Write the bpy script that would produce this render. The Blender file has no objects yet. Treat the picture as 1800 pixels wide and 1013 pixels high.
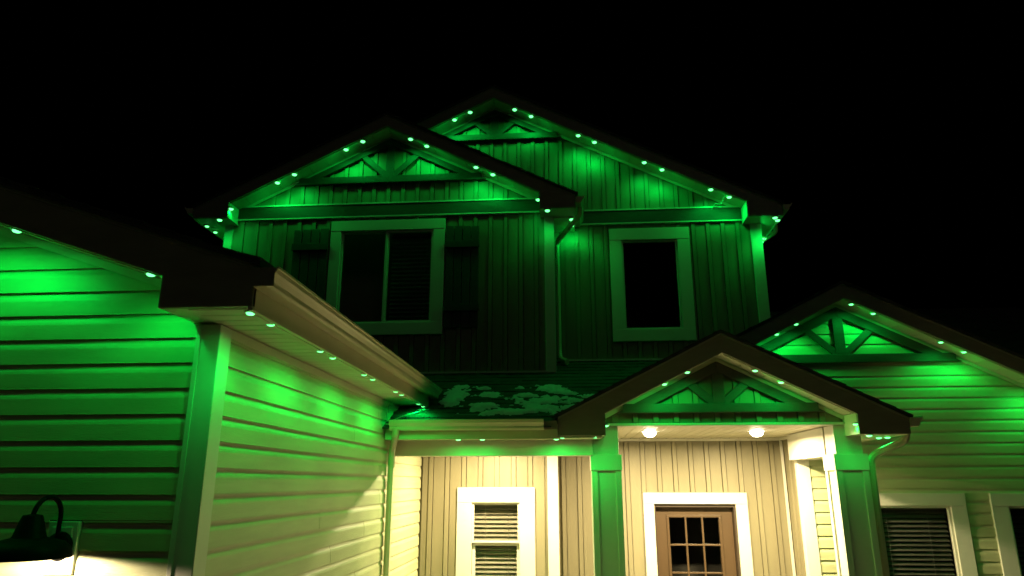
import bpy, bmesh, math, random
from mathutils import Vector, Matrix, noise
random.seed(7)
R = math.radians
sc = bpy.context.scene
col = sc.collection
EYE = 2.5                     # eye height above the ground; heights below are measured from the eye

# ------------------------------------------------------------------ camera
cam_d = bpy.data.cameras.new('camera'); cam = bpy.data.objects.new('camera', cam_d); col.objects.link(cam)
cam_d.sensor_width = 36; cam_d.lens = 36 * 1220 / 1800
cam_d.clip_start = 0.05; cam_d.clip_end = 2000
cam.location = (0, 0, EYE); cam.rotation_euler = (R(90 + 15.74), 0, R(4.37))
sc.camera = cam
# ------------------------------------------------------------------ night sky
w = bpy.data.worlds.new('World'); sc.world = w; w.use_nodes = True
nt = w.node_tree; nt.nodes.clear()
sky = nt.nodes.new('ShaderNodeTexSky'); sky.sky_type = 'NISHITA'; sky.sun_disc = False
sky.sun_elevation = R(-12); sky.sun_rotation = R(180)
bg = nt.nodes.new('ShaderNodeBackground'); bg.inputs['Strength'].default_value = 0.02
wo = nt.nodes.new('ShaderNodeOutputWorld')
nt.links.new(sky.outputs[0], bg.inputs[0]); nt.links.new(bg.outputs[0], wo.inputs[0])
# faint glow of the street behind the camera
sun_d = bpy.data.lights.new('sun', 'SUN'); sun_d.energy = .023; sun_d.angle = R(12); sun_d.color = (1.0, .93, .8)
sun = bpy.data.objects.new('sun', sun_d); col.objects.link(sun); sun.location = (2, -10, 12); sun.rotation_euler = (R(54), 0, R(22))
# ------------------------------------------------------------------ exposure
vs = sc.view_settings
vs.view_transform = 'Standard'; vs.look = 'None'; vs.exposure = 0; vs.gamma = 1; vs.use_curve_mapping = False
cy = sc.cycles
cy.use_denoising = True; cy.max_bounces = 8; cy.diffuse_bounces = 5; cy.transparent_max_bounces = 12
cy.sample_clamp_indirect = 4.0; cy.caustics_reflective = False; cy.caustics_refractive = False
LED_POWER = 7.4
PORCH_POWER = 124.0
WALL_LAMP_POWER = 44.0
LED_COL = (0.0, 1.0, 0.085)
WARM_COL = (1.0, 0.80, 0.43)

# ================================================================== materials
def new_mat(name):
    m = bpy.data.materials.new(name); m.use_nodes = True
    return m, m.node_tree, m.node_tree.nodes['Principled BSDF']
def mat(name, c, rough=0.5, var=0.08, scale=3.0, bump=0.0, bscale=60.0, spec=0.4, stretch=(1, 1, 1), dirt=0.0, metal=0.0):
    m, t, b = new_mat(name)
    tc = t.nodes.new('ShaderNodeTexCoord'); mp = t.nodes.new('ShaderNodeMapping'); mp.inputs['Scale'].default_value = stretch
    t.links.new(tc.outputs['Object'], mp.inputs[0])
    n = t.nodes.new('ShaderNodeTexNoise'); n.inputs['Scale'].default_value = scale; n.inputs['Detail'].default_value = 6
    t.links.new(mp.outputs[0], n.inputs['Vector'])
    oi = t.nodes.new('ShaderNodeObjectInfo')
    rp = t.nodes.new('ShaderNodeValToRGB')
    rp.color_ramp.elements[0].position = .25; rp.color_ramp.elements[1].position = .75
    rp.color_ramp.elements[0].color = (*[x * (1 - var - dirt) for x in c], 1); rp.color_ramp.elements[1].color = (*[min(.95, x * (1 + var)) for x in c], 1)
    t.links.new(n.outputs['Fac'], rp.inputs[0])
    hs = t.nodes.new('ShaderNodeHueSaturation')
    mr = t.nodes.new('ShaderNodeMapRange'); mr.inputs[3].default_value = 1 - var * .5; mr.inputs[4].default_value = 1 + var * .5
    t.links.new(oi.outputs['Random'], mr.inputs[0]); t.links.new(mr.outputs[0], hs.inputs['Value'])
    t.links.new(rp.outputs[0], hs.inputs['Color']); t.links.new(hs.outputs[0], b.inputs['Base Color'])
    b.inputs['Roughness'].default_value = rough; b.inputs['Specular IOR Level'].default_value = spec; b.inputs['Metallic'].default_value = metal
    if bump:
        n2 = t.nodes.new('ShaderNodeTexNoise'); n2.inputs['Scale'].default_value = bscale; n2.inputs['Detail'].default_value = 4
        t.links.new(mp.outputs[0], n2.inputs['Vector'])
        n3 = t.nodes.new('ShaderNodeTexNoise'); n3.inputs['Scale'].default_value = 2.2
        t.links.new(tc.outputs['Object'], n3.inputs['Vector'])
        ad = t.nodes.new('ShaderNodeMath'); ad.operation = 'MULTIPLY_ADD'; ad.inputs[1].default_value = 6.0
        t.links.new(n3.outputs['Fac'], ad.inputs[0]); t.links.new(n2.outputs['Fac'], ad.inputs[2])
        bp = t.nodes.new('ShaderNodeBump'); bp.inputs['Strength'].default_value = bump; bp.inputs['Distance'].default_value = .004
        t.links.new(ad.outputs[0], bp.inputs['Height']); t.links.new(bp.outputs[0], b.inputs['Normal'])
    return m
def emit(name, c, s):
    m, t, b = new_mat(name)
    b.inputs['Base Color'].default_value = (.8, .8, .8, 1)
    b.inputs['Emission Color'].default_value = (*c, 1); b.inputs['Emission Strength'].default_value = s
    m.cycles.emission_sampling = 'NONE'
    return m
def glass(name):
    m, t, b = new_mat(name); t.nodes.remove(b)
    o = t.nodes['Material Output']
    tr = t.nodes.new('ShaderNodeBsdfTransparent'); tr.inputs[0].default_value = (.95, .96, .95, 1)
    gl = t.nodes.new('ShaderNodeBsdfGlossy'); gl.inputs['Roughness'].default_value = .03; gl.inputs[0].default_value = (.8, .8, .8, 1)
    lw = t.nodes.new('ShaderNodeLayerWeight'); pw = t.nodes.new('ShaderNodeMath'); pw.operation = 'POWER'; pw.inputs[1].default_value = 5
    fr = t.nodes.new('ShaderNodeMath'); fr.operation = 'MULTIPLY_ADD'; fr.inputs[1].default_value = .92; fr.inputs[2].default_value = .045
    t.links.new(lw.outputs['Facing'], pw.inputs[0]); t.links.new(pw.outputs[0], fr.inputs[0])
    mx = t.nodes.new('ShaderNodeMixShader')
    t.links.new(fr.outputs[0], mx.inputs[0]); t.links.new(tr.outputs[0], mx.inputs[1]); t.links.new(gl.outputs[0], mx.inputs[2])
    t.links.new(mx.outputs[0], o.inputs[0])
    return m
M = {
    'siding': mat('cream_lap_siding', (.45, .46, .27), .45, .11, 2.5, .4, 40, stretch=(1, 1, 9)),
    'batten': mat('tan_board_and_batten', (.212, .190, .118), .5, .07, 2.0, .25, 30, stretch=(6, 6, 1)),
    'trim': mat('white_trim', (.60, .58, .50), .42, .05, 3, .1, 30),
    'soffit': mat('cream_soffit', (.58, .55, .41), .45, .07, 3, .1, 30),
    'gutter': mat('cream_gutter', (.56, .51, .35), .3, .06, 4, .05, 20),
    'fascia': mat('dark_brown_fascia', (.25, .22, .155), .45, .12, 5, .15, 40, stretch=(1, 1, 4)),
    'drip': mat('brown_drip_edge', (.30, .27, .21), .35, .1, 6),
    'timber': mat('dark_stained_timber', (.048, .043, .034), .55, .25, 6, .5, 50, stretch=(2, 2, 14)),
    'shutter': mat('black_shutter', (.045, .044, .042), .55, .15, 6, .3, 50, stretch=(6, 6, 1)),
    'shingle': mat('dark_shingle', (.035, .033, .032), .9, .45, 7, .8, 120),
    'snow': mat('old_snow', (.58, .60, .62), .8, .08, 6, .8, 35),
    'door': mat('taupe_door', (.080, .050, .026), .4, .06, 4, .1, 40),
    'jamb': mat('dark_door_frame', (.05, .036, .025), .45, .06, 4),
    'black': mat('black_metal', (.005, .005, .005), .55, .1, 8, .05, 60, spec=.04),
    'blind': mat('pale_blind', (.27, .25, .19), .5, .05, 4),
    'dark_blind': mat('grey_blind', (.11, .105, .09), .55, .06, 4),
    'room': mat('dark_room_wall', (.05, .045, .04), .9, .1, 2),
    'cable': mat('pale_cable', (.4, .4, .36), .5, .1, 8),
    'concrete': mat('concrete', (.25, .235, .21), .85, .15, 1.5, .5, 40, dirt=.1),
    'lawn': mat('snowy_lawn', (.13, .135, .11), .9, .45, .35, .8, 12, dirt=.15),
    'glass': glass('window_glass'),
    'led': emit('green_led_lens', (.12, 1.0, .25), 3.2),
    'warm': emit('warm_bulb', (1.0, .86, .6), 26.0),
}

M['warm'].cycles.emission_sampling = 'AUTO'

# ================================================================== mesh helpers
class MB:
    def __init__(s): s.v = []; s.f = []
    def add(s, vs, fs):
        o = len(s.v); s.v += [tuple(p) for p in vs]; s.f += [tuple(i + o for i in f) for f in fs]; return s
    def hexa(s, p):            # 8 points: bottom ring 0-3, top ring 4-7
        return s.add(p, [(0, 3, 2, 1), (4, 5, 6, 7), (0, 1, 5, 4), (1, 2, 6, 5), (2, 3, 7, 6), (3, 0, 4, 7)])
    def box(s, x0, x1, y0, y1, z0, z1):
        return s.hexa([(x0, y0, z0), (x1, y0, z0), (x1, y1, z0), (x0, y1, z0), (x0, y0, z1), (x1, y0, z1), (x1, y1, z1), (x0, y1, z1)])
    def prism(s, poly, axis, a, b):      # poly in the two other axes, in order x,y,z
        n = len(poly)
        def pt(q, h): return (h, q[0], q[1]) if axis == 'x' else (q[0], h, q[1]) if axis == 'y' else (q[0], q[1], h)
        vs = [pt(q, a) for q in poly] + [pt(q, b) for q in poly]
        fs = [tuple(range(n - 1, -1, -1)), tuple(range(n, 2 * n))] + [(i, (i + 1) % n, n + (i + 1) % n, n + i) for i in range(n)]
        return s.add(vs, fs)
    def tube(s, path, r, n=8, ry=None, caps=True):
        P = [Vector(p) for p in path]; rings = []
        ref = None
        for i, p in enumerate(P):
            d = (P[min(i + 1, len(P) - 1)] - P[max(i - 1, 0)]).normalized()
            if ref is None:
                ref = Vector((0, 0, 1)) if abs(d.z) < .9 else Vector((1, 0, 0))
            a = d.cross(ref).normalized(); b = a.cross(d).normalized(); ref = b
            off = math.pi / n if n == 4 else 0
            rings.append([p + a * math.cos(2 * math.pi * k / n + off) * r + b * math.sin(2 * math.pi * k / n + off) * (ry or r) for k in range(n)])
        vs = [q for g in rings for q in g]
        fs = [(i * n + k, i * n + (k + 1) % n, (i + 1) * n + (k + 1) % n, (i + 1) * n + k) for i in range(len(P) - 1) for k in range(n)]
        if caps: fs += [tuple(range(n - 1, -1, -1)), tuple((len(P) - 1) * n + k for k in range(n))]
        return s.add(vs, fs)
    def lathe(s, prof, c, n=32, cap0=False, cap1=False):   # prof: (radius, height) about a vertical axis through c
        vs = [(c[0] + r * math.cos(2 * math.pi * k / n), c[1] + r * math.sin(2 * math.pi * k / n), c[2] + z) for r, z in prof for k in range(n)]
        fs = [(i * n + k, i * n + (k + 1) % n, (i + 1) * n + (k + 1) % n, (i + 1) * n + k) for i in range(len(prof) - 1) for k in range(n)]
        if cap0: fs.append(tuple(range(n - 1, -1, -1)))
        if cap1: fs.append(tuple((len(prof) - 1) * n + k for k in range(n)))
        return s.add(vs, fs)
    def mesh(s, name, m, smooth=False, shift=EYE):
        me = bpy.data.meshes.new(name)
        me.from_pydata([(x, y, z + shift) for x, y, z in s.v], [], s.f)
        bm = bmesh.new(); bm.from_mesh(me); bmesh.ops.recalc_face_normals(bm, faces=bm.faces); bm.to_mesh(me); bm.free()
        if smooth:
            for p in me.polygons: p.use_smooth = True
            try: me.set_sharp_from_angle(angle=R(40))
            except Exception: pass
        me.materials.append(M[m]); return me
    def build(s, name, m, parent=None, smooth=False):
        o = bpy.data.objects.new(name, s.mesh(name, m, smooth)); col.objects.link(o); o.parent = parent
        return o
def tag(o, label=None, cat=None, group=None, kind=None):
    if label: o['label'] = label
    if cat: o['category'] = cat
    if group: o['group'] = group
    if kind: o['kind'] = kind
    return o
def empty(name, loc=(0, 0, 0), parent=None):
    o = bpy.data.objects.new(name, None); col.objects.link(o); o.location = loc; o.empty_display_size = .2; o.parent = parent
    return o
def bevel(o, wdt=.004, seg=2):
    md = o.modifiers.new('bevel', 'BEVEL'); md.width = wdt; md.segments = seg; md.limit_method = 'ANGLE'; md.angle_limit = R(40)
    return o
def bx(name, m, parent, *a, bev=0):
    o = MB().box(*a).build(name, m, parent)
    return bevel(o, bev) if bev else o

# wall frames: (u, d, z) -> world, u along the wall, d outwards
def front(Y): return lambda u, d, z: (u, Y - d, z)
def right(X): return lambda u, d, z: (X + d, u, z)
def left(X): return lambda u, d, z: (X - d, u, z)
def minus(lo, hi, cuts):
    out = [(lo, hi)]
    for a, b in cuts:
        nx = []
        for p, q in out:
            if b <= p or a >= q: nx.append((p, q)); continue
            if a > p: nx.append((p, a))
            if b < q: nx.append((b, q))
        out = nx
    return [(p, q) for p, q in out if q - p > .004]
def wall(name, fr, m, parent, u0, u1, z0, top, holes=(), thick=.14, breaks=()):
    tf = top if callable(top) else (lambda u: top)
    us = sorted({u0, u1, *[min(max(h[i], u0), u1) for h in holes for i in (0, 1)], *breaks})
    mb = MB(); d0 = -.014 if m == 'batten' else 0
    for a, b in zip(us, us[1:]):
        c = (a + b) / 2
        zs = minus(z0, 1e3, [(h[2], h[3]) for h in holes if h[0] < c < h[1]])
        for p, q in zs:
            qa, qb = min(q, tf(a)), min(q, tf(b))
            if max(qa, qb) <= p: continue
            qa, qb = max(qa, p), max(qb, p)
            mb.hexa([fr(a, d0, p), fr(b, d0, p), fr(b, -thick, p), fr(a, -thick, p), fr(a, d0, qa), fr(b, d0, qb), fr(b, -thick, qb), fr(a, -thick, qa)])
    return mb.build(name, m, parent)

COURSE = .1143
PROF = [(.0035, 0), (.017, 0), (.0165, .004), (.0155, .070), (.0125, .082), (.008, .092), (.0055, .102), (.0045, COURSE + .006)]
def clip_prof(a, b):
    out = []
    for (d0, z0), (d1, z1) in zip(PROF, PROF[1:]):
        for d, z in ((d0, z0), (d1, z1)):
            if a - 1e-6 <= z <= b + 1e-6: out.append((d, z))
        for c in (a, b):
            if min(z0, z1) < c < max(z0, z1): out.append((d0 + (d1 - d0) * (c - z0) / (z1 - z0), c))
    seen = []
    for q in out:
        if q not in seen: seen.append(q)
    seen.sort(key=lambda q: (round(q[1], 5), q[0])); return seen
def siding(fr, parent, z0, z1, lo, hi, holes=(), seam=0.0):
    lo_f = lo if callable(lo) else (lambda z: lo); hi_f = hi if callable(hi) else (lambda z: hi)
    z = z0
    while z < z1 - .01:
        cuts = sorted({0, *[h[i] - z for h in holes for i in (2, 3) if .004 < h[i] - z < COURSE - .004]})
        top = min(COURSE + .006, z1 - z)
        edges = cuts + [top]
        for a, b in zip(edges, edges[1:]):
            if b - a < .004: continue
            zm = z + (a + min(b, COURSE)) / 2
            L, H = lo_f(z + a), hi_f(z + a)
            iv = minus(L, H, [(h[0], h[1]) for h in holes if h[2] < zm < h[3]])
            for p, q in iv:
                segs = [(p, q)]
                if seam and q - p > 2.0:
                    s = p + (q - p) * random.uniform(.3, .8); segs = [(p, s), (s - .02, q)]
                for k, (sp, sq) in enumerate(segs):
                    pr = clip_prof(a, b)
                    out = .0012 * k
                    mb = MB(); n = len(pr); vs = []
                    for e in (0, 1):
                        for d, zz in pr:
                            uu = (max(sp, lo_f(z + zz)) if sp <= L + 1e-6 else sp) if e == 0 else (min(sq, hi_f(z + zz)) if sq >= H - 1e-6 else sq)
                            if e == 0: uu = min(uu, sq)
                            else: uu = max(uu, sp)
                            vs.append(fr(uu, d + out, z + zz))
                    fs = [(i, i + 1, n + i + 1, n + i) for i in range(n - 1)]
                    fs += [tuple(range(n)), tuple(range(n, 2 * n))]
                    mb.add(vs, fs).build('siding_panel', 'siding', parent)
        z += COURSE
BT = .178
def battens(fr, parent, u0, u1, z0, top, holes=(), first=None, wd=.045, out=.021):
    tf = top if callable(top) else (lambda u: top)
    u = (first if first is not None else u0 + .1)
    u_first = u
    while u + wd < u1:
        if u == u_first and u - u0 > .03:
            MB().hexa([fr(u0 - .02, .007, z0), fr(u - .007, .007, z0), fr(u - .007, -.018, z0), fr(u0 - .02, -.018, z0),
                       fr(u0 - .02, .007, max(z0 + .001, tf(u0))), fr(u - .007, .007, max(z0 + .001, tf(u))), fr(u - .007, -.018, max(z0 + .001, tf(u))), fr(u0 - .02, -.018, max(z0 + .001, tf(u0)))]).build('board', 'batten', parent)
        cuts = [(h[2], h[3]) for h in holes if h[0] < u + wd and h[1] > u]
        ta, tb = tf(u), tf(u + wd)
        for p, q in minus(z0, max(ta, tb), cuts):
            qa, qb = min(q, ta), min(q, tb)
            if min(qa, qb) - p < .02: continue
            MB().hexa([fr(u, out, p), fr(u + wd, out, p), fr(u + wd, -.018, p), fr(u, -.018, p),
                       fr(u, out, qa), fr(u + wd, out, qb), fr(u + wd, -.018, qb), fr(u, -.018, qa)]).build('batten', 'batten', parent)
        # the board on the right of this batten, with a narrow joint on either side
        a, b = u + wd + .007, min(u + BT - .007, u1 + .02)
        if b - a > .02:
            cuts = [(h[2], h[3]) for h in holes if h[0] < b - .002 and h[1] > a + .002]
            hz = [(h[0], h[1], h[2], h[3]) for h in holes if h[0] < b and h[1] > a]
            ub = sorted({a, b, *[min(max(h[i], a), b) for h in hz for i in (0, 1)]})
            for ua, uc in zip(ub, ub[1:]):
                if uc - ua < .008: continue
                mid_u = (ua + uc) / 2
                for p, q in minus(z0, max(tf(ua), tf(uc)), [(h[2], h[3]) for h in hz if h[0] < mid_u < h[1]]):
                    qa, qb = min(q, tf(ua)), min(q, tf(uc))
                    if max(qa, qb) - p < .02: continue
                    qa, qb = max(qa, p + .001), max(qb, p + .001)
                    e = .007 + random.uniform(-.0006, .0006)
                    MB().hexa([fr(ua, e, p), fr(uc, e, p), fr(uc, -.018, p), fr(ua, -.018, p),
                               fr(ua, e, qa), fr(uc, e, qb), fr(uc, -.018, qb), fr(ua, -.018, qa)]).build('board', 'batten', parent)
        u += BT

# ================================================================== setting
def ground():
    o = MB().add([(-400, -400, -2.5), (400, -400, -2.5), (400, 400, -2.5), (-400, 400, -2.5)], [(0, 1, 2, 3)]).build('ground', 'lawn'); tag(o, kind='structure')
    o = MB().box(-8.0, -1.7, -14, 2.98, -2.55, -2.47).build('driveway', 'concrete'); tag(o, kind='structure')
    o = MB().box(-1.70, 2.1, 4.6, 5.86, -2.55, -2.465).build('front_path', 'concrete'); tag(o, kind='structure')
    o = MB().box(-1.575, 2.9, 5.86, 8.15, -2.55, -2.3).build('porch_floor', 'concrete'); tag(o, kind='structure')
ground()
house = empty('house'); tag(house, 'two storey cream house with lap siding, board and batten gables and lit porch', 'house')

# ================================================================== shingles
def shingles(parent, o, u, v, lu, lv, mask=None):
    """tabs laid in courses on the plane o + u*s + v*t (v runs up the slope)"""
    o, u, v = Vector(o), Vector(u).normalized(), Vector(v).normalized(); n = u.cross(v).normalized()
    if n.z < 0: n = -n
    mb = MB(); t = 0; row = 0
    while t < lv - .02:
        s = -random.uniform(0, .25)
        while s < lu:
            wd = random.uniform(.16, .34); a, b = max(s, 0), min(s + wd - .004, lu)
            s += wd
            if mask and not mask(o + u * b + v * t): b = (a + b) / 2
            if b - a < .02: continue
            th = random.uniform(.006, .012); t1 = min(t + .17, lv)
            if mask and not mask(o + u * (a + b) / 2 + v * t): continue
            t0 = t + random.uniform(-.004, .004)
            q = [o + u * a + v * t0, o + u * b + v * t0, o + u * b + v * t1, o + u * a + v * t1]
            mb.hexa([q[0] - n * .002, q[1] - n * .002, q[2] - n * .006, q[3] - n * .006, q[0] + n * th, q[1] + n * th, q[2] + n * .002, q[3] + n * .002])
        t += .14; row += 1
    ob = mb.build('shingles', 'shingle', parent); tag(ob, kind='stuff')
    return ob

# ================================================================== gutters
GP = [(0, 0), (.058, 0), (.066, .012), (.070, .030), (.084, .048), (.094, .058), (.098, .074), (.104, .076), (.104, .086), (.094, .086), (.090, .070), (0, .070)]
def gutter(parent, axis, base, out, a, b, zb, m='gutter'):
    """K-style trough; axis is the run, base the fascia plane, out the direction (+1/-1) it projects"""
    if axis == 'x': poly = [(base + out * d, zb + z) for d, z in GP]; mb = MB().prism(poly, 'x', a, b)
    else: poly = [(base + out * d, zb + z) for d, z in GP]; mb = MB().prism(poly, 'y', a, b)
    return mb.build('gutter', m, parent)
def downspout(parent, path, rx=.036, ry=.03):
    # soften the corners of the path, sweep a rounded rectangle
    P = [Vector(p) for p in path]; out = [P[0]]
    for i in range(1, len(P) - 1):
        a, b, c = P[i - 1], P[i], P[i + 1]; r = min(.07, (a - b).length * .45, (c - b).length * .45)
        p0 = b + (a - b).normalized() * r; p1 = b + (c - b).normalized() * r
        for k in range(6):
            t = k / 5; out.append(p0 * (1 - t) ** 2 + b * 2 * t * (1 - t) + p1 * t * t)
    out.append(P[-1])
    return MB().tube(out, rx, 8, ry).build('downspout', 'gutter', parent, smooth=True)

# ================================================================== gable end
def gable(xc, zl, dz, p, yf, yw, sides, yb, gut=True, name_roof='roof'):
    """sides: list of dicts s(+1/-1), end (outer half width), inn (inner half width of the return or None), zbox"""
    deck = dz - .03
    for sd in sides:
        s, he, hi, zb = sd['s'], sd['end'], sd.get('inn'), sd.get('zbox')
        X = lambda h: xc + s * h
        low = lambda h: zl - p * h
        start = sd.get('start', 0.0)
        if hi is not None:
            poly = [(X(start), low(start)), (X(hi), low(hi)), (X(hi), zb), (X(he), zb), (X(he), low(he) + deck), (X(start), low(start) + deck)]
        else:
            poly = [(X(start), low(start)), (X(he), low(he)), (X(he), low(he) + deck), (X(start), low(start) + deck)]
        f = bevel(MB().prism(poly, 'y', yf, yf + .03).build('fascia', 'fascia', house), .003)
        # shingle edge and deck
        he2 = he + .025
        r = MB().prism([(X(start), low(start) + deck), (X(he2), low(he2) + deck), (X(he2), low(he2) + deck + .022), (X(start), low(start) + deck + .022)], 'y', yf - .02, sd.get('yb', yb)).build('roof', 'shingle', house)
        L = (he2 - start) * math.hypot(1, p)
        dn = Vector((-s, 0, p))
        shingles(r, (X(he2), yf - .026, low(he2) + deck + .024), (0, 1, 0), dn, sd.get('yb', yb) - yf + .026, L)
        MB().prism([(X(start), low(start) + deck - .016), (X(he), low(he) + deck - .016), (X(he), low(he) + deck - .001), (X(start), low(start) + deck - .001)], 'y', yf - .007, yf - .0005).build('drip_edge', 'drip', house)
        # sloped rake soffit of separate panels on a backing
        hs = hi if hi is not None else he
        bk = MB().prism([(X(start), low(start) + .03), (X(hs), low(hs) + .03), (X(hs), low(hs) + .04), (X(start), low(start) + .04)], 'y', yf + .031, yw + .05).build('soffit', 'soffit', house)
        h = start
        while h < hs - .01:
            h1 = min(h + .19, hs); a, b = h + .003, h1 - .003
            MB().hexa([(X(a), yf + .031, low(a) + .012), (X(b), yf + .031, low(b) + .012), (X(b), yw, low(b) + .012), (X(a), yw, low(a) + .012),
                       (X(a), yf + .031, low(a) + .028), (X(b), yf + .031, low(b) + .028), (X(b), yw, low(b) + .028), (X(a), yw, low(a) + .028)]).build('soffit_panel', 'soffit', bk)
            h += .19
        # trim where the wall meets the soffit
        MB().prism([(X(start), low(start) - .028), (X(hs), low(hs) - .028), (X(hs), low(hs) + .010), (X(start), low(start) + .010)], 'y', yw - .0305, yw - .0215).build('frieze_trim', 'soffit', house)
        if hi is not None:    # boxed return, light on its inner side and underneath
            a, b = (X(hi), X(he - .004))
            MB().prism([(a, zb + .003), (b, zb + .003), (b, low(he) + deck - .01), (a, low(hi) + .01)], 'y', yf + .0305, yw + .3).build('eave_return', 'soffit', house)
def truss(xc, za, p, yw, zc, ch=.080, rv=.085, kw=.10, strut=True):
    t = empty('gable_truss', parent=house)
    hh = (za - zc) / p; y0, y1 = yw - .062, yw - .0315
    for s in (1, -1):
        X = lambda h: xc + s * h
        bevel(MB().prism([(X(0), za - .032), (X(hh - .064), zc), (X(hh - .064 - rv / p), zc), (X(0), za - .032 - rv)], 'y', y0 + .003, y1).build('rake_chord', 'timber', t), .004)
    bevel(MB().box(xc - hh + .12, xc + hh - .12, y0, y1 - .002, zc - .001, zc + ch).build('bottom_chord', 'timber', t), .004)
    bevel(MB().box(xc - kw / 2, xc + kw / 2, y0 + .006, y1 - .003, zc + ch, za - rv - .02).build('king_post', 'timber', t), .004)
    # struts fan out from the foot of the king post to the rake chords
    hs = (za - .032 - rv * .5 - zc - ch) / (p + 1.0) + .04
    for s in (1, -1):
        a = Vector((xc + s * .04, zc + ch + .0)); b = Vector((xc + s * hs, za - .032 - rv * .6 - p * hs))
        d = (b - a).normalized(); nrm = Vector((-d.y, d.x)) * .036
        bevel(MB().prism([tuple(a + nrm), tuple(b + nrm), tuple(b - nrm), tuple(a - nrm)], 'y', y0 + .010, y1 - .004).build('strut', 'timber', t), .004)
    return t
def window(yw, x0, x1, z0, z1, cw=(.12, .12, .13, .14), style='fixed', mid=None, fm='trim'):
    """x0..x1, z0..z1 are the outer casing edges; cw = left, right, top, bottom casing widths"""
    l, r, t, b = cw
    w_ = empty('window', parent=house)
    y0 = yw - .034
    bx('casing', 'trim', w_, x0, x1, y0 - .003, yw + .02, z1 - t, z1, bev=.003)
    bx('casing', 'trim', w_, x0, x1, y0 - .003, yw + .02, z0, z0 + b, bev=.003)
    bx('casing', 'trim', w_, x0, x0 + l, y0, yw + .02, z0 + b, z1 - t, bev=.003)
    bx('casing', 'trim', w_, x1 - r, x1, y0, yw + .02, z0 + b, z1 - t, bev=.003)
    gx0, gx1, gz0, gz1 = x0 + l, x1 - r, z0 + b, z1 - t
    fw = .022; yf = yw - .012
    def frame(a, b_, c, d, y, f=fw):
        mb = MB()
        mb.box(a, b_, y, y + .04, d - f, d).box(a, b_, y, y + .04, c, c + f).box(a, a + f, y, y + .04, c + f, d - f).box(b_ - f, b_, y, y + .04, c + f, d - f)
        o = bevel(mb.build('sash', fm, w_), .003)
        MB().box(a + f, b_ - f, y + .022, y + .026, c + f, d - f).build('pane', 'glass', w_)
        return o
    if style == 'fixed': frame(gx0, gx1, gz0, gz1, yf)
    elif style == 'slider':
        frame(gx0, mid + .02, gz0, gz1, yf + .012); frame(mid - .02, gx1, gz0, gz1, yf - .006, .026)
    elif style == 'hung':
        frame(gx0, gx1, mid, gz1, yf); frame(gx0, gx1, gz0, mid + .004, yf + .045, .034)
    # dark room lining behind the opening
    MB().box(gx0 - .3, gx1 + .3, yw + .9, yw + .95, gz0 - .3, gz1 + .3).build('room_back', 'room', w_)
    return w_, (gx0, gx1, gz0, gz1)
def blind(label, x0, x1, z0, z1, y, pitch=.042, tilt=35, drop=None, cords=2, m='blind'):
    b = empty('window_blind', ((x0 + x1) / 2, y, z0 + EYE)); tag(b, label, 'blind', 'slatted window blinds')
    def put(mb, n, mm):
        o = mb.build(n, mm, None); o.parent = b; o.matrix_parent_inverse = Matrix.Translation((-(x0 + x1) / 2, -y, -(z0 + EYE))); return o
    put(MB().box(x0, x1, y - .015, y + .02, z1 - .04, z1), 'head_rail', m)
    mb = MB(); z = z1 - .06; c, s = math.cos(R(tilt)) * .024, math.sin(R(tilt)) * .024
    while z > z0 + .03:
        jx = random.uniform(-.001, .001); jz = random.uniform(-.0012, .0012)
        mb.hexa([(x0 + .004, y - c, z - s + jz), (x1 - .004, y - c, z - s + jz + jx), (x1 - .004, y + c, z + s), (x0 + .004, y + c, z + s),
                 (x0 + .004, y - c, z - s + .0025 + jz), (x1 - .004, y - c, z - s + .0025 + jz + jx), (x1 - .004, y + c, z + s + .0025), (x0 + .004, y + c, z + s + .0025)])
        z -= pitch
    tag(put(mb, 'slats', m), kind='stuff')
    for k in range(cords):
        xx = x0 + (x1 - x0) * (.26 + .5 * k)
        put(MB().tube([(xx, y - .028, z1 - .04), (xx, y - .028, z0 + .02)], .0022, 5), 'cord', m)
    return b

# ================================================================== garage wing
YG, XG = 3.0, -1.578
GC, GP_ = -4.80, 1 / 3.0                       # ridge position and 4-in-12 pitch
g_low = .713 + GP_ * (GC * -1 - 1.283)         # height of the lower rake edge at the ridge
gtop = lambda u: g_low - GP_ * abs(u - GC) + .02
gw = wall('garage_wall', front(YG), 'siding', house, -8.02, XG, -2.5, gtop, breaks=(GC,))
siding(front(YG), gw, -2.5 + .055, g_low, lambda z: max(-7.95, GC - (g_low - z + .0) / GP_), lambda z: min(-1.655, GC + (g_low - z) / GP_),
       holes=[(-2.222, -2.072, -.372, -.150)], seam=1)
gs = wall('garage_wall', right(XG), 'siding', house, YG, 7.65, -2.5, .70)
siding(right(XG), gs, -2.5 + .055, .655, 3.08, 7.62, seam=1)
bx('frieze_trim', 'soffit', house, XG, XG + .022, 3.08, 7.62, .655, .697)
wall('garage_wall', left(-8.02), 'siding', house, YG, 9.0, -2.5, .70)
# corner post, two boards round the corner
bevel(MB().prism([(-1.655, 2.972), (XG + .026, 2.972), (XG + .026, 3.082), (XG, 3.082), (XG, 3.0), (-1.655, 3.0)], 'z', -2.5, .697).build('corner_post', 'trim', house), .004)
bevel(MB().prism([(-1.662, 2.966), (-1.640, 2.966), (-1.640, 2.972), (-1.662, 2.972)], 'z', -2.5, .69).build('corner_post_lip', 'trim', house), .002)
gable(GC, g_low, .20, GP_, 2.69, YG, [dict(s=1, end=GC * -1 - 1.283, inn=GC * -1 - 1.69, zbox=.706), dict(s=-1, end=3.517, inn=3.11, zbox=.706)], 9.2)
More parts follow.
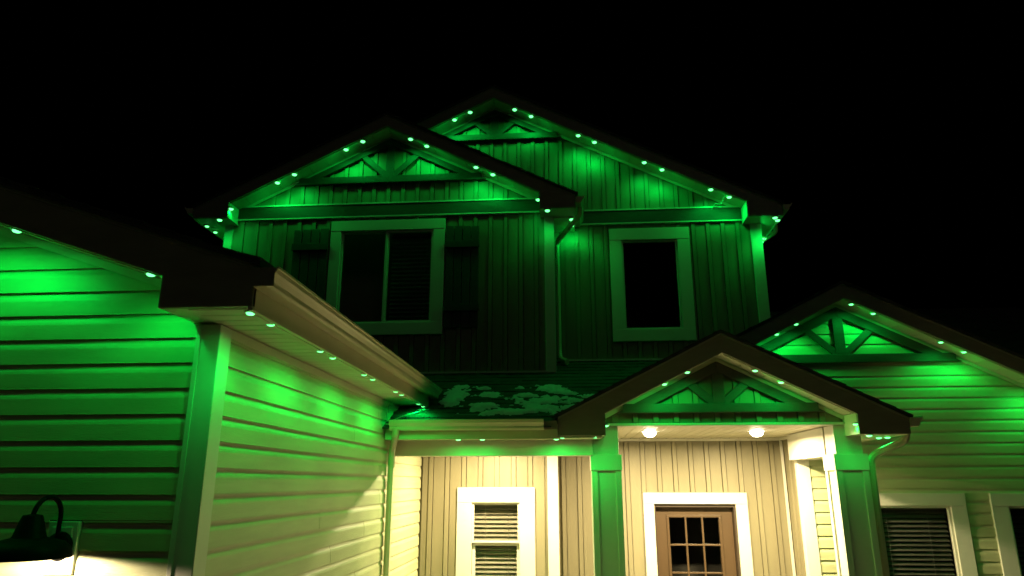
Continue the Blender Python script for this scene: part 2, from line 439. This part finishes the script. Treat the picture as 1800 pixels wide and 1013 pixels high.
# level eave soffit over the side wall
sf = bx('soffit', 'soffit', house, XG - .1, -1.300, 2.73, 6.50, .722, .732)
y = 2.725
while y < 6.48:
    y1 = min(y + .1, 6.50)
    MB().prism([(y + .0015, .706), (y + .012, .702), (y1 - .012, .702), (y1 - .0015, .706), (y1 - .0015, .720), (y + .0015, .720)], 'x', XG + .001, -1.304).build('soffit_panel', 'soffit', sf)
    y += .1
fb = MB().prism([(-1.304, .690), (-1.283, .690), (-1.283, .80), (-1.287, .88), (-1.304, .88)], 'y', 2.694, 6.50).build('eave_fascia', 'gutter', house); bevel(fb, .003)
gutter(house, 'y', -1.280, 1, 2.672, 6.62, .785)
bx('gutter_end_cap', 'fascia', house, -1.283, -1.190, 2.667, 2.671, .785, .865)

# ================================================================== porch roof, beam and ceiling
PS = .418
pz = lambda y: .50 + PS * (y - 6.0)
pr = MB().add([(-1.572, 5.93, pz(5.93) - .02), (-.09, 5.93, pz(5.93) - .02), (-.05, 6.10, pz(6.10) - .02), (1.345, 7.90, pz(7.90) - .02), (1.345, 8.16, pz(8.16) - .02), (-2.3, 8.16, pz(8.16) - .02), (-2.3, 6.52, pz(6.52) - .02), (-1.572, 6.52, pz(6.52) - .02)], [(0, 1, 2, 3, 4, 5, 6, 7)]).build('roof', 'shingle', house)
shingles(pr, (-1.572, 5.92, pz(5.92) - .016), (1, 0, 0), (0, 1, PS), 2.95, 1.76 * 1.37, mask=lambda q: q.x < max(-.10, (.418 * (q.y - 6) - .0975) / .5 + .04))
gutter(house, 'x', 5.982, -1, -1.50, -.185, .436)
bx('gutter_end_cap', 'fascia', house, -.184, -.075, 5.93, 5.98, .44, .51)
bx('eave_fascia', 'gutter', house, -1.552, -.072, 5.985, 6.006, .362, .50, bev=.003)
ps = bx('soffit', 'soffit', house, -1.552, .30, 6.007, 6.26, .385, .395)
x = -1.55
while x < .28:
    MB().box(x + .002, min(x + .198, .30), 6.0075, 6.255, .372, .384).build('soffit_panel', 'soffit', ps); x += .2
bx('beam', 'trim', house, -1.552, .232, 6.262, 6.42, .236, .60, bev=.004)
bx('beam_trim', 'trim', house, -1.552, .232, 6.250, 6.2615, .360, .3715)
cl = bx('ceiling', 'soffit', house, -1.575, 2.395, 6.42, 8.14, .502, .512)
x = -1.57
while x < 2.37:
    x1 = min(x + .1, 2.395)
    MB().prism([(x + .001, .497), (x + .010, .492), (x1 - .010, .492), (x1 - .001, .497), (x1 - .001, .501), (x + .001, .501)], 'y', 6.421, 8.135).build('ceiling_panel', 'soffit', cl); x += .1

# ================================================================== porch back walls
wwin = (-1.165, -.343, -1.62, -.039)
ww = wall('wall', front(7.65), 'batten', house, XG, -.117, -2.3, .50, holes=[(-1.05, -.45, -1.5, -.15)])
battens(front(7.65), ww, XG + .05, -.215, -2.3, .47, holes=[wwin], first=-1.478)
window(7.65, *wwin, cw=(.157, .160, .152, .14), style='hung', mid=-.595)
blind('pale slatted blind behind the tall porch window beside the garage', -1.0, -.51, -1.47, -.19, 7.75, .045, 48)
cp = MB().prism([(-.208, 7.628), (-.095, 7.628), (-.095, 7.73), (-.117, 7.73), (-.117, 7.65), (-.208, 7.65)], 'z', -2.3, .49).build('corner_post', 'trim', house); bevel(cp, .003)
wr = wall('wall', right(-.117), 'batten', house, 7.652, 8.15, -2.3, .50)
dhole = (.952, 1.836, -2.3, -.216)
dw = wall('wall', front(8.15), 'batten', house, -.117, 2.42, -2.3, .50, holes=[dhole])
battens(front(8.15), dw, -.09, 2.36, -2.3, .465, holes=[(.835, 1.963, -2.3, -.096)], first=-.06)
bx('ceiling_trim', 'trim', house, -.09, 2.38, 8.118, 8.135, .462, .491, bev=.003)
bx('ceiling_trim', 'trim', house, XG + .02, -.21, 7.618, 7.634, .462, .491, bev=.003)
bx('corner_trim', 'trim', house, 2.372, 2.4, 8.112, 8.135, -2.3, .461, bev=.003)
wt = wall('wall', left(2.40), 'batten', house, 7.60, 8.149, -2.3, .50)
battens(left(2.40), wt, 7.66, 8.10, -2.3, .465, first=7.71)
bx('ceiling_trim', 'trim', house, 2.368, 2.384, 7.70, 8.11, .462, .491, bev=.003)
# door
door = empty('door', parent=house)
for a in ((.835, 1.963, 8.112, 8.152, -.216, -.096), (.835, .952, 8.115, 8.152, -2.3, -.217), (1.836, 1.963, 8.115, 8.152, -2.3, -.217)):
    bx('door_casing', 'trim', door, *a, bev=.004)
for a in ((.952, 1.836, 8.153, 8.32, -.250, -.217), (.953, .972, 8.153, 8.32, -2.3, -.2505), (1.816, 1.835, 8.153, 8.32, -2.3, -.2505)):
    bx('door_jamb', 'jamb', door, *a)
lx = [1.122, 1.302, 1.484, 1.664]; lz = [-.362, -.648, -.936, -1.224]
mb = MB(); yd = 8.245
mb.box(.974, lx[0], yd, yd + .045, -2.29, -.2515).box(lx[3], 1.814, yd, yd + .045, -2.29, -.2515).box(lx[0], lx[3], yd, yd + .045, lz[0], -.2515).box(lx[0], lx[3], yd, yd + .045, -2.29, lz[3])
bevel(mb.build('door_slab', 'door', door), .002)
mb = MB()
f = .028
mb.box(lx[0] - f, lx[3] + f, yd - .014, yd - .0005, lz[0], lz[0] + f).box(lx[0] - f, lx[3] + f, yd - .014, yd - .0005, lz[3] - f, lz[3]).box(lx[0] - f, lx[0], yd - .014, yd - .0005, lz[3], lz[0]).box(lx[3], lx[3] + f, yd - .014, yd - .0005, lz[3], lz[0])
bevel(mb.build('lite_frame', 'door', door), .004)
for k in (1, 2):
    bx('muntin', 'door', door, lx[k] - .010, lx[k] + .010, yd - .010, yd + .012, lz[3], lz[0], bev=.003)
    bx('muntin', 'door', door, lx[0], lx[3], yd - .008, yd + .010, lz[k] - .010, lz[k] + .010, bev=.003)
for i in range(3):
    for k in range(3):
        MB().box(lx[i] + .010, lx[i + 1] - .010, yd + .014, yd + .018, lz[k + 1] + .010, lz[k] - .010).build('pane', 'glass', door)
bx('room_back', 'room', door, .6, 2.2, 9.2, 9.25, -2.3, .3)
MB().lathe([(.012, -.05), (.012, -.03), (.028, -.02), (.03, 0), (.022, .02), (.0, .026)], (1.762, 8.21, -1.30), 16).build('handle', 'black', door, smooth=True)

# ================================================================== columns and entry gable
def column(x, ww_=.258):
    c = empty('column', parent=house); y0 = 6.285
    h = ww_ / 2
    bx('neck', 'trim', c, x - .112, x + .112, y0 + .014, y0 + .245, .245, .487, bev=.003)
    bx('cap', 'trim', c, x - h - .006, x + h + .006, y0 - .008, y0 + .268, .109, .2445, bev=.004)
    # shaft with raised stiles and a sunken panel on each face
    bx('shaft', 'trim', c, x - h + .014, x + h - .014, y0 + .014, y0 + .246, -2.28, .1085)
    for sx in (-1, 1):
        for sy in (0, 1):
            xa = x - h if sx < 0 else x + h - .052
            ya = y0 if sy == 0 else y0 + .208
            bx('stile', 'trim', c, xa, xa + .052, ya, ya + .052, -2.10, .108, bev=.003)
    bx('base', 'trim', c, x - h - .012, x + h + .012, y0 - .012, y0 + .272, -2.3, -2.10, bev=.004)
    return c
column(.345); column(2.415, .27)
bx('beam', 'trim', house, 2.292, 2.518, 6.535, 7.575, .232, .487, bev=.004)
EC, EL = 1.345, 1.080
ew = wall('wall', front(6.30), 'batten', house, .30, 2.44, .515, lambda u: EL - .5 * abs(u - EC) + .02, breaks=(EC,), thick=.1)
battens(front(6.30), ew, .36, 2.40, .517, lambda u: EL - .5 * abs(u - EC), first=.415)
bx('lintel', 'trim', house, .232, 2.53, 6.275, 6.42, .489, .512, bev=.003)
gable(EC, EL, .20, .5, 5.985, 6.30, [dict(s=1, end=1.455, inn=1.05, zbox=.390), dict(s=-1, end=1.412, inn=1.012, zbox=.390)], 8.15)
truss(EC, EL, .5, 6.30, .600, ch=.078, rv=.092)
for a, b in ((.30, .333), (2.397, 2.44)): bx('gable_end_trim', 'trim', house, a, b, 6.262, 6.298, .512, .60)
# right hand eave of the entry roof
es = bx('soffit', 'soffit', house, 2.50, 2.782, 6.62, 7.56, .405, .415)
y = 6.62
while y < 7.54:
    MB().box(2.51, 2.780, y + .002, min(y + .098, 7.56), .392, .404).build('soffit_panel', 'soffit', es); y += .1
bx('eave_fascia', 'gutter', house, 2.782, 2.802, 6.018, 7.56, .386, .55)
gutter(house, 'y', 2.803, 1, 5.96, 7.55, .45)
downspout(house, [(2.862, 6.21, .47), (2.862, 6.21, .355), (2.60, 6.35, .225), (2.60, 6.37, -2.2)])

# ================================================================== upper storey, left gable
LC, LL = -2.07, 4.130
lwin = (-2.752, -1.376, 1.632, 3.030)
ltop = lambda u: LL - .5 * abs(u - LC)
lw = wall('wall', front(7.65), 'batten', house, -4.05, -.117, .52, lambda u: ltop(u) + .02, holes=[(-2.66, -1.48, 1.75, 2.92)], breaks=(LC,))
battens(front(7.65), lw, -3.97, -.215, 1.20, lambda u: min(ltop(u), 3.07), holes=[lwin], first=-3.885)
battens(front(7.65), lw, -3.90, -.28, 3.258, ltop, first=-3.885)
bx('band_board', 'timber', house, -3.93, -.262, 7.612, 7.652, 3.088, 3.236, bev=.003)
bx('band_cap', 'trim', house, -3.93, -.262, 7.604, 7.652, 3.2365, 3.256, bev=.002)
bx('band_cap', 'trim', house, -3.93, -.262, 7.607, 7.652, 3.070, 3.0875, bev=.002)
for a in ((-4.076, -3.975), (-.206, -.091)): bx('corner_post', 'trim', house, a[0], a[1], 7.624, 7.735, 1.18 if a[0] > -1 else .9, 3.02, bev=.003)
bx('base_flashing', 'trim', house, -2.2, -.206, 7.618, 7.648, 1.180, 1.200)
gable(LC, LL, .18, .5, 7.35, 7.65, [dict(s=1, end=2.23, inn=1.82, zbox=3.014, yb=8.14), dict(s=-1, end=2.27, inn=1.85, zbox=3.014, yb=7.83)], 8.14)
truss(LC, LL, .5, 7.65, 3.510, ch=.086, rv=.082)
_, gl = window(7.65, *lwin, cw=(.125, .135, .128, .140), style='slider', mid=-2.068)
blind('dark slatted blind in the right half of the wide upper window', -2.03, -1.52, 1.79, 2.88, 7.73, .05, 40, m='dark_blind')
def shutter(x0, x1, z0, z1):
    s = empty('shutter', parent=house); n = 4; wd = (x1 - x0) / n
    for k in range(n):
        bx('board', 'shutter', s, x0 + k * wd + .005, x0 + (k + 1) * wd - .005, 7.612, 7.634, z0 + random.uniform(-.004, .004), z1 + random.uniform(-.006, .006), bev=.003)
    for zz in (z1 - .27, z0 + .19): bx('rail', 'shutter', s, x0 - .004, x1 + .004, 7.586, 7.6115, zz, zz + .085, bev=.003)
shutter(-3.205, -2.775, 1.70, 2.935); shutter(-1.362, -.968, 1.70, 2.925)
# eaves of the left gable: short right one, long left one
def eave(x_in, x_f, s, y0, y1, zb, gut=True, g0=None):
    a, b = sorted((x_in, x_f - s * .02))
    o = bx('soffit', 'soffit', house, a, b, y0, y1, zb + .018, zb + .028); y = y0
    while y < y1 - .02:
        MB().box(a + .001, b - .001, y + .002, min(y + .098, y1), zb + .004, zb + .017).build('soffit_panel', 'soffit', o); y += .1
    a, b = sorted((x_f - s * .02, x_f)); bx('eave_fascia', 'gutter', house, a, b, y0 - .28, y1, zb - .004, zb + .13)
    if gut: gutter(house, 'y', x_f + s * .003, s, (g0 if g0 is not None else y0 - .33), y1, zb + .055)
eave(-.117, .160, 1, 7.66, 8.14, 3.010)
bx('soffit_trim', 'soffit', house, -.117, .14, 7.63, 7.655, 3.0, 3.012)
eave(-4.05, -4.34, -1, 7.66, 13.9, 3.010)
downspout(house, [(.215, 7.50, 3.07), (.215, 7.50, 2.985), (-.060, 8.06, 2.86), (-.060, 8.09, 1.50), (-.050, 8.05, 1.40), (.03, 7.93, 1.345)])

# ================================================================== upper storey, main gable
MC, ML = -.845, 4.757
mwin = (.578, 1.546, 1.614, 3.026)
mtop = lambda u: ML - .5 * abs(u - MC)
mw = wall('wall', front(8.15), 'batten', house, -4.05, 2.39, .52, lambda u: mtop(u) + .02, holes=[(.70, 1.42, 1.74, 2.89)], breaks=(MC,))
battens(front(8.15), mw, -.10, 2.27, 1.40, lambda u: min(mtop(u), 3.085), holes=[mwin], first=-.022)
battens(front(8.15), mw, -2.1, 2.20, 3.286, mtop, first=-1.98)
bx('band_board', 'timber', house, -.117, 2.19, 8.112, 8.152, 3.103, 3.262, bev=.003)
bx('band_cap', 'trim', house, -.117, 2.19, 8.104, 8.152, 3.2625, 3.282, bev=.002)
bx('band_cap', 'trim', house, -.117, 2.19, 8.107, 8.152, 3.086, 3.1025, bev=.002)
bx('corner_post', 'trim', house, 2.285, 2.416, 8.124, 8.24, .9, 3.05, bev=.003)
bx('base_flashing', 'trim', house, -.09, 2.285, 8.10, 8.148, 1.382, 1.402)
gable(MC, ML, .18, .5, 7.85, 8.15, [dict(s=1, end=3.45, inn=3.04, zbox=3.045), dict(s=-1, end=1.30)], 14)
r = MB().prism([(MC - 1.30, ML + .15 - .65), (-4.36, ML + .15 - .5 * 3.515), (-4.36, ML + .172 - .5 * 3.515), (MC - 1.30, ML + .172 - .65)], 'y', 8.16, 14).build('roof', 'shingle', house)
truss(MC, ML, .5, 8.15, 4.292, ch=.080, rv=.080)
window(8.15, *mwin, cw=(.146, .146, .150, .142))
wall('wall', right(2.39), 'siding', house, 8.15, 14, .5, 3.05)
wall('wall', left(-4.05), 'siding', house, 7.65, 14, .5, 3.05)
bx('wall', 'siding', house, -4.05, 2.39, 13.9, 14, -2.5, 4.2)
eave(2.39, 2.605, 1, 8.16, 13.9, 3.045)
downspout(house, [(2.66, 8.36, 3.10), (2.66, 8.36, 3.02), (2.45, 8.40, 2.90), (2.45, 8.40, 2.2)])
bx('ceiling', 'room', house, -4.0, 2.35, 8.3, 13.9, .56, .60)

# ================================================================== right wing
WC, WL = 2.94, 1.876
wtop = lambda u: WL - .5 * abs(u - WC)
w1 = (2.86, 3.962, -1.62, -.092); w2 = (4.203, 5.30, -1.62, -.092)
wg = wall('wall', front(7.60), 'siding', house, 1.40, 6.40, -2.5, lambda u: min(wtop(u) + .02, 3) if u > 2.39 else wtop(u) + .02, holes=[(w[0] + .1, w[1] - .1, w[2] + .1, w[3] - .1) for w in (w1, w2)] + [(1.3, 2.401, -3, .60)], breaks=(2.401, WC))
siding(front(7.60), wg, -2.5 + .055, WL, lambda z: 2.49 if z < .52 else max(1.42, WC - (WL - z) / .5), lambda z: min(6.35, WC + (WL - z) / .5), holes=[w1, w2])
bx('corner_post', 'trim', house, 2.366, 2.489, 7.575, 7.66, -2.3, .49, bev=.003)
gable(WC, WL, .19, .5, 7.29, 7.60, [dict(s=1, end=3.70, inn=3.30, zbox=.03), dict(s=-1, end=1.62, yb=8.14)], 11.5)
truss(WC, WL, .5, 7.60, 1.236, ch=.090, rv=.105, kw=.11)
window(7.60, *w1, cw=(.147, .147, .122, .14)); window(7.60, *w2, cw=(.157, .147, .122, .14))
blind('lowered dark blind in the wing window next to the downspout', 3.01, 3.81, -1.47, -.215, 7.70, .045, 35, m='dark_blind')
blind('lowered dark blind in the wing window at the right edge', 4.365, 5.15, -1.47, -.215, 7.70, .045, 35, m='dark_blind')
wall('wall', right(6.40), 'siding', house, 7.60, 12, -2.5, .1)
# front slopes of the roofs behind, seen on either side of the upper storey
r = MB().add([(2.42, 9.0, 1.45), (7.2, 9.0, 1.45), (7.2, 11.3, 2.70), (2.42, 11.3, 2.70)], [(0, 1, 2, 3)]).build('roof', 'shingle', house)
shingles(r, (2.42, 9.0, 1.455), (1, 0, 0), (0, 2.3, 1.25), 4.7, 2.6)
r = MB().add([(-9, 8.0, 2.0), (-4.08, 8.0, 2.0), (-4.08, 10.6, 3.72), (-9, 10.6, 3.72)], [(0, 1, 2, 3)]).build('roof', 'shingle', house)
shingles(r, (-9, 8.0, 2.005), (1, 0, 0), (0, 2.6, 1.72), 4.9, 3.1)

# downspout in the corner of garage and porch
downspout(house, [(-1.45, 5.93, .47), (-1.45, 5.95, .40), (-1.520, 6.12, .27), (-1.520, 6.13, -2.2)], .036, .03)

# ================================================================== green eave lights
_bulb = MB().lathe([(.0, -.009), (.010, -.0084), (.018, -.0055), (.022, -.001), (.023, .004)], (0, 0, 0), 14).mesh('bulb', 'led', True, 0)
_house = MB().lathe([(.032, .004), (.034, .006), (.034, .018), (.0, .018)], (0, 0, 0), 12, cap0=True).mesh('housing', 'soffit', True, 0)
def lens_pattern(ld):
    """the puck's lens throws most light 45-65 degrees off its axis, little straight down"""
    ld.use_nodes = True; t = ld.node_tree; em = t.nodes['Emission']
    tc = t.nodes.new('ShaderNodeTexCoord'); sx = t.nodes.new('ShaderNodeSeparateXYZ'); t.links.new(tc.outputs['Normal'], sx.inputs[0])
    ab = t.nodes.new('ShaderNodeMath'); ab.operation = 'ABSOLUTE'; t.links.new(sx.outputs['Z'], ab.inputs[0])
    rp = t.nodes.new('ShaderNodeValToRGB'); cr = rp.color_ramp; cr.interpolation = 'EASE'
    pts = [(.0, .05), (.17, .12), (.34, .30), (.48, .62), (.60, .94), (.70, 1.0), (.79, .84), (.88, .54), (.94, .34), (1.0, .20)]
    cr.elements[0].position, cr.elements[1].position = pts[0][0], pts[-1][0]
    cr.elements[0].color = (0, 0, 0, 1); cr.elements[1].color = (*[pts[-1][1]] * 3, 1)
    for p, v in pts[1:-1]:
        e = cr.elements.new(p); e.color = (v, v, v, 1)
    t.links.new(ab.outputs[0], rp.inputs[0]); t.links.new(rp.outputs[0], em.inputs['Strength'])
def light_string(label, runs, wires=(), size=1.0, power=1.0):
    """runs: list of (list of (x, y, z) lights, track polyline or None)"""
    p0 = runs[0][0][0]
    root = empty('light_string', (p0[0], p0[1], p0[2] + EYE)); tag(root, label, 'light string', 'strings of green eave lights')
    inv = Matrix.Translation((-p0[0], -p0[1], -(p0[2] + EYE)))
    for pts, track in runs:
        if track:
            o = MB().tube(track, .016, 4, .012).build('track', 'soffit', root); o.matrix_parent_inverse = inv
        for q in pts:
            b = bpy.data.objects.new('bulb', _bulb); col.objects.link(b); b.parent = root
            b.location = (q[0] - p0[0], q[1] - p0[1], q[2] - p0[2] + (1 - size) * .02); b.scale = (size, size, size)
            h = bpy.data.objects.new('housing', _house); col.objects.link(h); h.parent = b
            ld = bpy.data.lights.new('led_light', 'SPOT'); ld.energy = LED_POWER * random.uniform(.85, 1.12) * (q[4] if len(q) > 4 else 1) * power; ld.color = LED_COL
            ld.spot_size = R(178); ld.spot_blend = .1; ld.shadow_soft_size = .022; lens_pattern(ld)
            lo = bpy.data.objects.new('led_light', ld); col.objects.link(lo); lo.parent = b; lo.location = (0, 0, -.026)
            aim = q[3] if len(q) > 3 else (0, 0)
            lo.rotation_euler = (aim[1], aim[0], 0)
    for wpath in wires:
        o = MB().tube(wpath, .0045, 5).build('cable', 'cable', root, smooth=True); o.matrix_parent_inverse = inv
def rake_pts(xc, zl, p, yf, offs): return [(xc + o, yf + .062, zl - p * abs(o) - .012) for o in offs]
def rake_track(xc, zl, p, yf, a, b):
    n = 2; return [(xc + o, yf + .046, zl - p * abs(o) + .004) for o in (a, b)]
light_string('green lights along the sloping front edge of the garage roof at left',
             [(rake_pts(GC, g_low, GP_, 2.69, (GC * -1 - 1.78, GC * -1 - 2.44, GC * -1 - 2.64, GC * -1 - 3.25, GC * -1 - 3.45, GC * -1 - 4.1, -.4, -.6, -1.2, -1.4)), rake_track(GC, g_low, GP_, 2.69, .05, GC * -1 - 1.72))], size=.8, power=.9)
ys = [2.765, 2.975, 3.63, 3.84, 4.48, 4.69, 5.36, 5.56, 6.225, 6.437]
light_string('paired green lights under the long garage eave running towards the porch',
             [([(-1.322, y, .688) for y in ys], [(-1.318, 2.76, .697), (-1.318, 6.46, .697)])],
             wires=[[(-1.30, 6.44, .69), (-1.33, 6.30, .63), (-1.42, 6.12, .58), (-1.50, 6.02, .53)], [(-1.545, 6.05, .60), (-1.53, 6.0, .66), (-1.55, 5.98, .60), (-1.535, 5.97, .53)]], size=.8)
o1 = (.285, .485, 1.08, 1.28)
light_string('green lights round the front gable over the wide shuttered window',
             [(rake_pts(LC, LL, .5, 7.35, o1), rake_track(LC, LL, .5, 7.35, .02, 1.80)),
              (rake_pts(LC, LL, .5, 7.35, [-.30, -.50, -1.11, -1.31]), rake_track(LC, LL, .5, 7.35, -.02, -1.83)),
              ([(-.262, 7.392, 3.135, (0, 0), .3), (-.16, 7.392, 2.998, (0, 0), .45), (.119, 7.676, 2.992), (.119, 7.88, 2.992, (0, .5)), (-3.908, 7.392, 3.135, (0, 0), .3), (-4.03, 7.392, 2.998, (0, 0), .45)], None)], size=1.2)
light_string('green lights under the side eave at the far left of the upper storey',
             [([(-4.288, 7.59, 2.998), (-4.288, 7.80, 2.998), (-4.288, 8.5, 2.998), (-4.288, 8.7, 2.998)], None)])
light_string('green lights along the tallest gable and its right eave',
             [(rake_pts(MC, ML, .5, 7.85, (.275, .485, 1.075, 1.275, 1.875, 2.085, 2.65, 2.86)), rake_track(MC, ML, .5, 7.85, .02, 3.02)),
              (rake_pts(MC, ML, .5, 7.85, [-.30, -.50, -1.10]), rake_track(MC, ML, .5, 7.85, -.02, -1.25)),
              ([(2.52, 7.90, 3.03), (2.575, 7.99, 3.03), (2.49, 8.32, 2.918), (2.446, 8.30, 2.868, (2.5, 0), .8), (2.575, 8.77, 3.028), (2.575, 9.5, 3.028), (2.575, 9.7, 3.028)], None)],
             wires=[[(1.98, 7.93, 3.36), (1.93, 7.99, 3.26), (1.88, 8.06, 3.30), (1.84, 8.12, 3.24)], [(2.575, 8.0, 3.02), (2.53, 8.12, 2.96), (2.47, 8.25, 2.88)], [(2.575, 8.02, 3.02), (2.55, 8.15, 2.97), (2.50, 8.30, 2.935), (2.47, 8.31, 2.90), (2.45, 8.30, 2.885)], [(2.446, 8.30, 2.87), (2.435, 8.31, 2.80), (2.432, 8.31, 2.5), (2.432, 8.31, 2.2)]], size=1.2)
light_string('green lights on the small entry gable above the front door',
             [(rake_pts(EC, EL, .5, 5.985, (.28, .485)), rake_track(EC, EL, .5, 5.985, .02, 1.03)),
              (rake_pts(EC, EL, .5, 5.985, [-.295, -.495]), rake_track(EC, EL, .5, 5.985, -.02, -1.0)),
              ([(.338, 6.02, .470, (0, 0), .4), (.245, 6.03, .378, (0, 0), .4), (2.388, 6.02, .470, (0, 0), .4), (2.485, 6.03, .378, (0, 0), .4), (2.725, 6.42, .383), (2.772, 6.36, .383)], None)])
light_string('green lights below the porch gutter beside the garage',
             [([(-.924, 6.04, .364), (-.716, 6.04, .364), (-.083, 6.04, .364), (-.036, 6.03, .374)], [(-1.5, 6.028, .372), (-.03, 6.028, .372)])])
light_string('green lights along the low right wing gable',
             [(rake_pts(WC, WL, .5, 7.29, (.09, .30, .93, 1.14, 1.76, 1.97, 2.6, 2.8)), rake_track(WC, WL, .5, 7.29, .02, 3.25)),
              (rake_pts(WC, WL, .5, 7.29, [-.50, -.71]), rake_track(WC, WL, .5, 7.29, -.02, -1.55))])

# ================================================================== porch ceiling lights
def recessed(x, y, label, k=1.0):
    z = .491
    r = empty('recessed_light', (x, y, z + EYE)); tag(r, label, 'ceiling light', 'porch ceiling lights')
    def put(mb, n, m):
        o = mb.build(n, m, r, smooth=True); o.matrix_parent_inverse = Matrix.Translation((-x, -y, -(z + EYE))); return o
    put(MB().lathe([(.062, .0), (.066, -.006), (.088, -.007), (.094, .0)], (x, y, z), 28), 'trim_ring', 'trim')
    put(MB().lathe([(.0, -.058), (.024, -.055), (.045, -.046), (.059, -.028), (.064, -.012), (.065, .0)], (x, y, z), 28), 'bulb', 'warm')
    ld = bpy.data.lights.new('porch_lamp', 'AREA'); ld.energy = PORCH_POWER * k; ld.color = WARM_COL
    ld.shape = 'DISK'; ld.size = .10
    lo = bpy.data.objects.new('porch_lamp', ld); col.objects.link(lo); lo.parent = r; lo.location = (0, 0, -.066)
recessed(-.707, 6.97, 'porch ceiling light hidden behind the beam, in front of the tall window', .7)
recessed(.81, 6.95, 'left of the two glowing ceiling lights above the front door')
recessed(1.83, 6.97, 'right of the two glowing ceiling lights above the front door')

# ================================================================== gooseneck lamp on the garage
def wall_lamp(X, Y, label):
    z0 = -.25
    r = empty('wall_lamp', (X, YG, z0 + EYE)); tag(r, label, 'wall lamp')
    inv = Matrix.Translation((-X, -YG, -(z0 + EYE)))
    def put(mb, n, m, sm=True):
        o = mb.build(n, m, r, smooth=sm); o.matrix_parent_inverse = inv; return o
    bevel(put(MB().box(X - .068, X + .068, YG - .030, YG, -.368, -.155), 'mounting_block', 'trim', False), .004)
    bevel(put(MB().box(X - .046, X + .046, YG - .036, YG - .030, -.345, -.178), 'block_panel', 'trim', False), .002)
    mb = MB(); n = 24; prof = [(.0, -.028), (.035, -.026), (.055, -.014), (.060, .0)]
    vs = [(X + q * math.cos(2 * math.pi * k / n), YG - .036 + d, -.255 + q * math.sin(2 * math.pi * k / n)) for q, d in prof for k in range(n)]
    mb.add(vs, [(i * n + k, i * n + (k + 1) % n, (i + 1) * n + (k + 1) % n, (i + 1) * n + k) for i in range(3) for k in range(n)])
    put(mb, 'wall_plate', 'black')
    ya, yb, rr = YG - .058, Y, (YG - .058 - Y) / 2
    path = [(X, ya, -.255), (X, ya, -.20)] + [(X, (ya + yb) / 2 + rr * math.cos(t), -.135 + rr * math.sin(t)) for t in [math.pi * k / 14 for k in range(15)]] + [(X, yb, -.145)]
    put(MB().tube(path, .0095, 10), 'gooseneck', 'black')
    outer = [(.012, -.118), (.034, -.122), (.040, -.135), (.058, -.200), (.062, -.207), (.088, -.213), (.125, -.224), (.149, -.243), (.157, -.264), (.160, -.284)]
    inner = [(q - .004, zz - .003) for q, zz in outer[::-1] if q > .05]
    put(MB().lathe(outer + [(.156, -.284)] + inner[1:], (X, Y, 0), 40), 'shade', 'black')
    put(MB().lathe([(.0, -.252), (.018, -.249), (.026, -.238), (.020, -.222), (.013, -.212)], (X, Y, 0), 16), 'bulb', 'warm')
    ld = bpy.data.lights.new('wall_lamp_light', 'SPOT'); ld.energy = WALL_LAMP_POWER; ld.color = (1, .78, .5); ld.spot_size = R(172); ld.spot_blend = .15; ld.shadow_soft_size = .045
    lo = bpy.data.objects.new('wall_lamp_light', ld); col.objects.link(lo); lo.parent = r; lo.location = (0, Y - YG, -.258 - z0)
wall_lamp(-2.145, 2.78, 'black gooseneck barn lamp lit on the garage wall at left')

# ================================================================== snow left on the porch roof
def snow():
    bl = [(-1.07, 6.80, .16, .29), (-1.04, 7.10, .11, .09), (-.81, 7.05, .08, .06), (-.46, 7.06, .06, .05), (-.74, 6.81, .16, .09), (-.17, 7.05, .14, .11), (0, 6.91, .15, .13), (-.37, 6.78, .14, .10),
          (-.21, 6.61, .30, .24), (-.76, 6.42, .20, .17), (-.52, 6.32, .40, .12), (.06, 6.60, .13, .12), (-1.08, 6.60, .11, .12), (-.18, 6.39, .25, .13), (.25, 6.75, .12, .1), (.1, 6.4, .2, .12)]
    step = .010; nx, ny = int(1.95 / step), int(1.25 / step)
    def h(x, y):
        f = max(1.15 - math.hypot((x - a) / c, (y - b) / (d * .9)) for a, b, c, d in bl)
        f += .8 * noise.noise(Vector((x * 5, y * 9, 1))) + .6 * noise.noise(Vector((x * 15, y * 19, 4))) + .38 * noise.noise(Vector((x * 38, y * 46, 9)))
        return f - .46
    mb = MB(); idx = {}
    H = {}
    for i in range(nx + 1):
        for j in range(ny + 1):
            x, y = -1.40 + i * step, 6.08 + j * step; H[i, j] = h(x, y)
    def vid(i, j):
        if (i, j) not in idx:
            x, y = -1.40 + i * step, 6.08 + j * step; f = H[i, j]
            th = .020 * (1 - math.exp(-max(f, 0) * 3.5)) + .012 * max(f, 0) * noise.noise(Vector((x * 12, y * 12, 3))) if f > 0 else -.004
            idx[i, j] = len(mb.v); mb.v.append((x, y, pz(y) + th))
        return idx[i, j]
    for i in range(nx):
        for j in range(ny):
            if max(H[i, j], H[i + 1, j], H[i, j + 1], H[i + 1, j + 1]) > 0:
                mb.f.append((vid(i, j), vid(i + 1, j), vid(i + 1, j + 1), vid(i, j + 1)))
    o = mb.build('snow', 'snow', None, smooth=True)
    tag(o, 'ragged patches of old snow lying on the dark porch roof', 'snow', kind='stuff')
snow()
